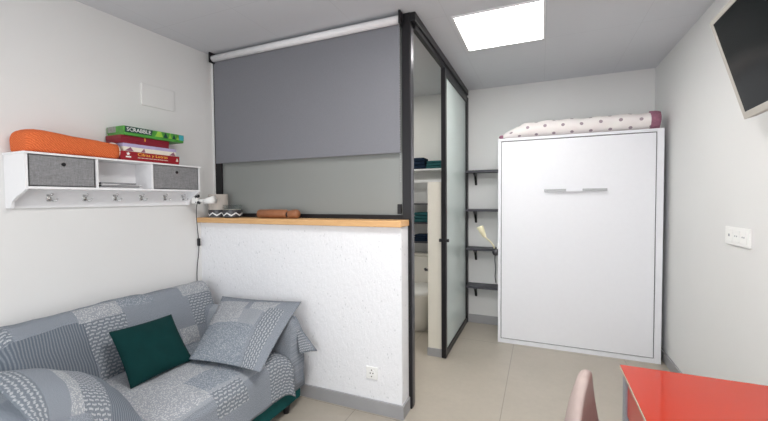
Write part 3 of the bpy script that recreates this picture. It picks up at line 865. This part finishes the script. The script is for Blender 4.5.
# ================================================================= TABLE AND CHAIR
t = thing('dining_table', (.63, 1.05, 0), 'rectangular table with a glossy red glass top and grey metal legs', 'table')
ty0, ty1, tx0, tx1, tz = .35, 1.679, .292, .958, .74
obj('glass_top', B(tx0, tx1, ty0, ty1, tz-.004, tz), M['redglass'], t)
obj('glass_edge', B(tx0-.001, tx1+.001, ty0-.001, ty1+.001, tz-.013, tz-.004, bev=.001), M['glassedge'], t)
for xa in (tx0+.004, tx1-.05):
    for ya in (ty0+.03, ty1-.08):
        obj('leg', B(xa, xa+.045, ya, ya+.045, 0, tz-.013, bev=.003), M['greypost'], t)
bm = NB()
obj('apron', box(bm, tx0+.012, tx0+.03, ty0+.075, ty1-.08, tz-.16, tz-.014), M['redpanel'], t)
obj('apron', B(tx1-.038, tx1-.02, ty0+.075, ty1-.08, tz-.16, tz-.014), M['redpanel'], t)

t = thing('dining_chair', (.3, 1.38, 0), 'dusty pink upholstered shell chair drawn up to the red table', 'chair')
ca = math.radians(13)
cf, cs = V((math.cos(ca), -math.sin(ca), 0)), V((math.sin(ca), math.cos(ca), 0))   # forwards, sideways
c0 = V((.131, 1.35, 0))
def cp_(a, b, z): return c0+cf*a+cs*b+V((0, 0, z))
rings = []
qs = [k/22 for k in range(22)]+[.975, .99, 1.0]
for q in qs:
    e = max(0, (q-.25)/.75)
    w_ = .205*max(.02, 1-e**1.9)**.55*(.93+.07*min(1, q/.25)); th_ = .03*(1-.42*e)*(1 if q < .97 else (.8 if q < .98 else (.55 if q < .995 else .2)))
    z = .45+.378*q; ring = []
    for k in range(32):
        a = 2*PI*k/32; ca_, sa_ = math.cos(a), math.sin(a)
        b = w_*math.copysign(abs(sa_)**.55, sa_); f = th_*math.copysign(abs(ca_)**.75, ca_)
        ring.append(cp_(f+1.0*b*b-.03*math.sin(PI*q)+.008*q, b, z))
    rings.append(ring)
obj('backrest', loft(rings, [0]*len(rings), [0]*33), M['chair'], t, True)
st = []
for sc_, z in ((.93, .40), (1, .41), (1.0, .445), (.985, .465), (.9, .475)):
    st.append([cp_(.23+.225*sc_*max(-1, min(1, 1.25*math.cos(a))), .215*sc_*max(-1, min(1, 1.25*math.sin(a))), z) for a in [2*PI*k/36 for k in range(36)]])
obj('seat', loft(st, [0]*5, [0]*37), M['chair'], t, True)
for sx in (-1, 1):
    for sy in (-1, 1):
        obj('leg', tube(NB(), [cp_(.23+sx*.14, sy*.14, .405), cp_(.23+sx*.2, sy*.19, 0.0)], [.016, .010], 12), M['black'], t, True)

# ================================================================= SOFA
so = thing('sofa', (-2.0, 1.4, 0), 'small two-seat sofa draped in grey blue patchwork throws over a dark green base', 'sofa')
obj('base', B(-2.50, -1.485, .66, 2.03, .07, .235, bev=.01), M['sofagreen'], so)
for x, y in ((-1.53, .72), (-1.53, 1.93), (-2.48, .72), (-2.48, 1.93)):
    obj('foot', lathe(NB(), [(.018, 0), (.026, .072)], x, y, 16), M['dark'], so, True)
# backrest
prof = [(-2.562, .24), (-2.562, .50), (-2.56, .69), (-2.52, .752), (-2.45, .785), (-2.375, .788), (-2.325, .755), (-2.285, .68), (-2.235, .57), (-2.18, .45), (-2.16, .24)]
pf = []
for i in range(len(prof)-1):
    for k in range(4):
        a, b = V((prof[i][0], prof[i][1], 0)), V((prof[i+1][0], prof[i+1][1], 0)); pf.append(a.lerp(b, k/4))
pf.append(V((prof[-1][0], prof[-1][1], 0)))
ys = [.845, .85, .865, .89]+[.92+.04*k for k in range(27)]+[2.0, 2.03, 2.048, 2.053]
ys = sorted(set(ys)); rings = []
for y in ys:
    d = min(y-.845, 2.053-y); s = 1 if d > .05 else .90+.10*math.sin(PI/2*d/.05)
    rings.append([V((-2.56+(p.x+2.56)*s, y, .24+(p.y-.24)*s+.006*math.sin(y*9+p.x*20)*(p.x > -2.5))) for p in pf])
vv = cum(pf+[pf[0]])
bmb = loft(rings, cum([V((0, y, 0)) for y in ys]), vv)
wrinkle(bmb, .007, 9, 3)
for v_ in bmb.verts:
    v_.co.x = max(v_.co.x+.045*(v_.co.y-1.0)*max(0, min(1, (-2.2-v_.co.x)/.3)), wx(v_.co.y)+.006)
obj('backrest', bmb, M['quiltback'], so, True)
# seat
prof = [(-2.20, .24), (-2.20, .425), (-2.1, .437), (-1.95, .442), (-1.8, .444), (-1.65, .441), (-1.56, .432), (-1.505, .412), (-1.478, .375), (-1.468, .31), (-1.462, .25), (-1.455, .185), (-1.468, .185), (-1.478, .24)]
pf = []
for i in range(len(prof)-1):
    a, b = V((prof[i][0], prof[i][1], 0)), V((prof[i+1][0], prof[i+1][1], 0))
    for k in range(4): pf.append(a.lerp(b, k/4))
pf.append(V((prof[-1][0], prof[-1][1], 0)))
ys = [.83, .835, .85, .88]+[.92+.035*k for k in range(26)]+[1.82, 1.845, 1.868, 1.89, 1.905]
ys = sorted(set(ys)); rings = []
for y in ys:
    e = max(0, y-1.80)/.105
    rings.append([V((p.x+.004*math.sin(y*14)*(p.y < .4)+.02*e*e*(p.x > -1.55), y, p.y-(.035*e*e if p.y > .3 else -.0)-(.05*e*e if p.y < .3 and p.x > -1.49 else 0))) for p in pf])
bms = loft(rings, cum([V((0, y, 0)) for y in ys]), cum(pf+[pf[0]]))
wrinkle(bms, .007, 7, 6)
obj('seat', bms, M['quiltseat'], so, True)
# armrests
def arm(ya, yb, inner):
    w_ = yb-ya
    pr = [(0, .14), (0, .42), (.04, .54), (.18, .615), (.45, .64), (.75, .62), (.95, .55), (1.0, .42), (1.02, .14)]
    if not inner: pr = [(1-a, b) for a, b in pr][::-1]
    pts = [V((ya+a*w_, b, 0)) for a, b in pr]; pf = []
    for i in range(len(pts)-1):
        for k in range(4): pf.append(pts[i].lerp(pts[i+1], k/4))
    pf.append(pts[-1])
    xs = [-2.50+.07*k for k in range(14)]+[-1.55, -1.52, -1.50, -1.485, -1.475]
    rings = []
    cyc = (ya+yb)/2
    for x in xs:
        d = -1.475-x; s = 1 if d > .06 else .80+.20*math.sin(PI/2*d/.06)
        rings.append([V((x, cyc+(p.x-cyc)*s, .14+(p.y-.14)*(s*.5+.5))) for p in pf])
    bm = loft(rings, cum([V((x, 0, 0)) for x in xs]), cum(pf+[pf[0]]))
    wrinkle(bm, .008, 9, ya)
    return obj('armrest', bm, M['quiltarm'], so, True)
arm(.62, .835, False)
ar = arm(1.90, 2.075, True)
# corner of the throw hanging over the front of the arm
def flap():
    top = V((-1.49, 1.985, .622)); topb = V((-1.60, 2.065, .60)); tip = V((-1.385, 2.085, .375)); ina = V((-1.452, 1.975, .385)); mid = V((-1.43, 2.03, .50))
    bm = NB(); n = 10; L = bm.loops.layers.uv.verify()
    rows = []
    for j in range(n+1):
        q = j/n
        l = top.lerp(ina, q); r = (top.lerp(topb, .5)).lerp(tip, q)
        c = top.lerp(topb, .2).lerp(V((-1.405, 2.0, .40)), q)
        row = []
        for i in range(9):
            s = i/8
            p = l*(1-s)**2+c*2*s*(1-s)+r*s*s
            row.append((p, (s*.25, q*.28)))
        rows.append(row)
    vs = [[bm.verts.new(p) for p, _ in r] for r in rows]
    for j in range(n):
        for i in range(8):
            f = bm.faces.new((vs[j][i], vs[j+1][i], vs[j+1][i+1], vs[j][i+1]))
            for l_, (a, b) in zip(f.loops, ((j, i), (j+1, i), (j+1, i+1), (j, i+1))): l_[L].uv = rows[a][b][1]
    return bm
fl = obj('hanging_corner', flap(), M['quiltflap'], ar, True)
s = fl.modifiers.new('thick', 'SOLIDIFY'); s.thickness = .008

def pillow(name, c00, c10, c11, c01, th, mat, label, cat, su=.5, sv=.5, flange=.0, n=22, seed=1, group=None, piping=None):
    """square cushion through four corner points, puffed th each side"""
    c00, c10, c11, c01 = map(V, (c00, c10, c11, c01))
    bm = NB(); L = bm.loops.layers.uv.verify()
    nrm = (c10-c00).cross(c01-c00).normalized()
    if nrm.z < 0 and abs(nrm.z) > .3: nrm = -nrm
    if abs(nrm.z) <= .3 and nrm.x < 0: nrm = -nrm
    def P(u, v, side):
        # edges pull in slightly between the corners
        pin = .045
        uu = u+(.5-u)*pin*2*4*v*(1-v)*.5; vv = v+(.5-v)*pin*2*4*u*(1-u)*.5
        p = (c00*(1-uu)+c10*uu)*(1-vv)+(c01*(1-uu)+c11*uu)*vv
        f = flange
        a = max(0, min(1, (u-f)/(1-2*f))); b = max(0, min(1, (v-f)/(1-2*f)))
        h = (max(0, 4*a*(1-a))**.55)*(max(0, 4*b*(1-b))**.55)
        h *= 1+.12*noise.noise(V((u*5+seed, v*5, side)))
        return p+nrm*(th*h*(1 if side > 0 else -.6)+.003*side)
    tops = {}
    for side in (1, -1):
        g = [[bm.verts.new(P(i/n, j/n, side)) for i in range(n+1)] for j in range(n+1)]
        tops[side] = g
        for j in range(n):
            for i in range(n):
                q = (g[j][i], g[j][i+1], g[j+1][i+1], g[j+1][i])
                ids = ((i, j), (i+1, j), (i+1, j+1), (i, j+1))
                f = bm.faces.new(q)
                for l_, (a, b) in zip(f.loops, ids): l_[L].uv = (a/n*su, b/n*sv)
    a, b = tops[1], tops[-1]
    rim = [(0, i) for i in range(n)]+[(j, n) for j in range(n)]+[(n, n-i) for i in range(n)]+[(n-j, 0) for j in range(n)]
    for k in range(len(rim)):
        (j0, i0), (j1, i1) = rim[k], rim[(k+1) % len(rim)]
        f = bm.faces.new((a[j0][i0], a[j1][i1], b[j1][i1], b[j0][i0]))
        for l_, (jj, ii) in zip(f.loops, ((j0, i0), (j1, i1), (j1, i1), (j0, i0))): l_[L].uv = (ii/n*su, jj/n*sv)
    bmesh.ops.recalc_face_normals(bm, faces=bm.faces[:])
    o = obj(name, bm, mat, None, True)
    return tag(o, label, cat, group)
# large throw pillow leaning over the arm next to the half wall
pillow('pillow', (-1.88, 1.50, .475), (-1.405, 1.555, .458), (-1.50, 2.07, .70), (-2.20, 2.05, .675), .05, M['quiltpillow'],
       'flat grey patchwork pillow sloping over the sofa arm by the stucco half wall', 'pillow', .62, .62, .05, seed=2, group='patchwork pillows on the sofa')
pillow('pillow', (-2.02, 1.12, .485), (-1.50, 1.0, .465), (-1.50, .62, .69), (-2.15, .72, .70), .085, M['quiltpillowb'],
       'plump grey patchwork pillow on the sofa end below the orange towel', 'pillow', .6, .6, .03, seed=5, group='patchwork pillows on the sofa')
pillow('cushion', (-1.90, 1.18, .45), (-1.895, 1.535, .455), (-2.16, 1.602, .675), (-2.16, 1.235, .685), .055, M['green'],
       'dark green velvet square cushion leaning on the sofa back', 'cushion', .4, .4, .0, seed=3)

# ================================================================= LIGHT
W = bpy.data.worlds.new('world'); SC.world = W; W.use_nodes = True
wt = W.node_tree; bg = wt.nodes['Background']
sky = wt.nodes.new('ShaderNodeTexSky'); sky.sky_type = 'HOSEK_WILKIE'; sky.turbidity = 4; sky.sun_direction = (.4, -.5, .75)
wt.links.new(sky.outputs[0], bg.inputs[0]); bg.inputs[1].default_value = .6
def area(name, loc, rot, sx, sy, power, col):
    l = bpy.data.lights.new(name, 'AREA'); l.shape = 'RECTANGLE'; l.size = sx; l.size_y = sy; l.energy = power; l.color = col
    o = bpy.data.objects.new(name, l); C.objects.link(o); o.location = loc; o.rotation_euler = rot; return o
area('window_daylight', (-.8, YF-.02, 1.25), (PI/2, 0, 0), 2.7, 1.95, 50, (.96, .98, 1))
area('ceiling_fill_light', (-.3, 1.1, 2.585), (0, 0, 0), .6, .6, 36, (1, .98, .95))  # added fill above the view, no fitting; lifts the walls and bed front
area('bathroom_fill_light', (-1.6, 3.3, 2.585), (0, 0, 0), .5, .5, 9, (1, .96, .88))  # fill added inside the bathroom without a fitting, brightens it and the frosted glass

# ================================================================= CAMERA
cd = bpy.data.cameras.new('camera'); co = bpy.data.objects.new('camera', cd); C.objects.link(co)
f_px = 367.7; cd.sensor_fit = 'HORIZONTAL'; cd.sensor_width = 36; cd.lens = f_px/768*36; cd.clip_start = .02
yaw, pit, rol = map(math.radians, (23.05, 1.81, -.44))
co.matrix_world = Matrix.Translation((0, 0, 1.4)) @ Matrix.Rotation(yaw, 4, 'Z') @ Matrix.Rotation(PI/2-pit, 4, 'X') @ Matrix.Rotation(rol, 4, 'Z')
SC.camera = co
SC.view_settings.view_transform = 'Standard'
SC.view_settings.look = 'None'
SC.view_settings.exposure = 0.0
SC.cycles.use_denoising = True
SC.cycles.max_bounces = 10
SC.cycles.diffuse_bounces = 6
SC.cycles.sample_clamp_indirect = 6
SC.cycles.transparent_max_bounces = 12
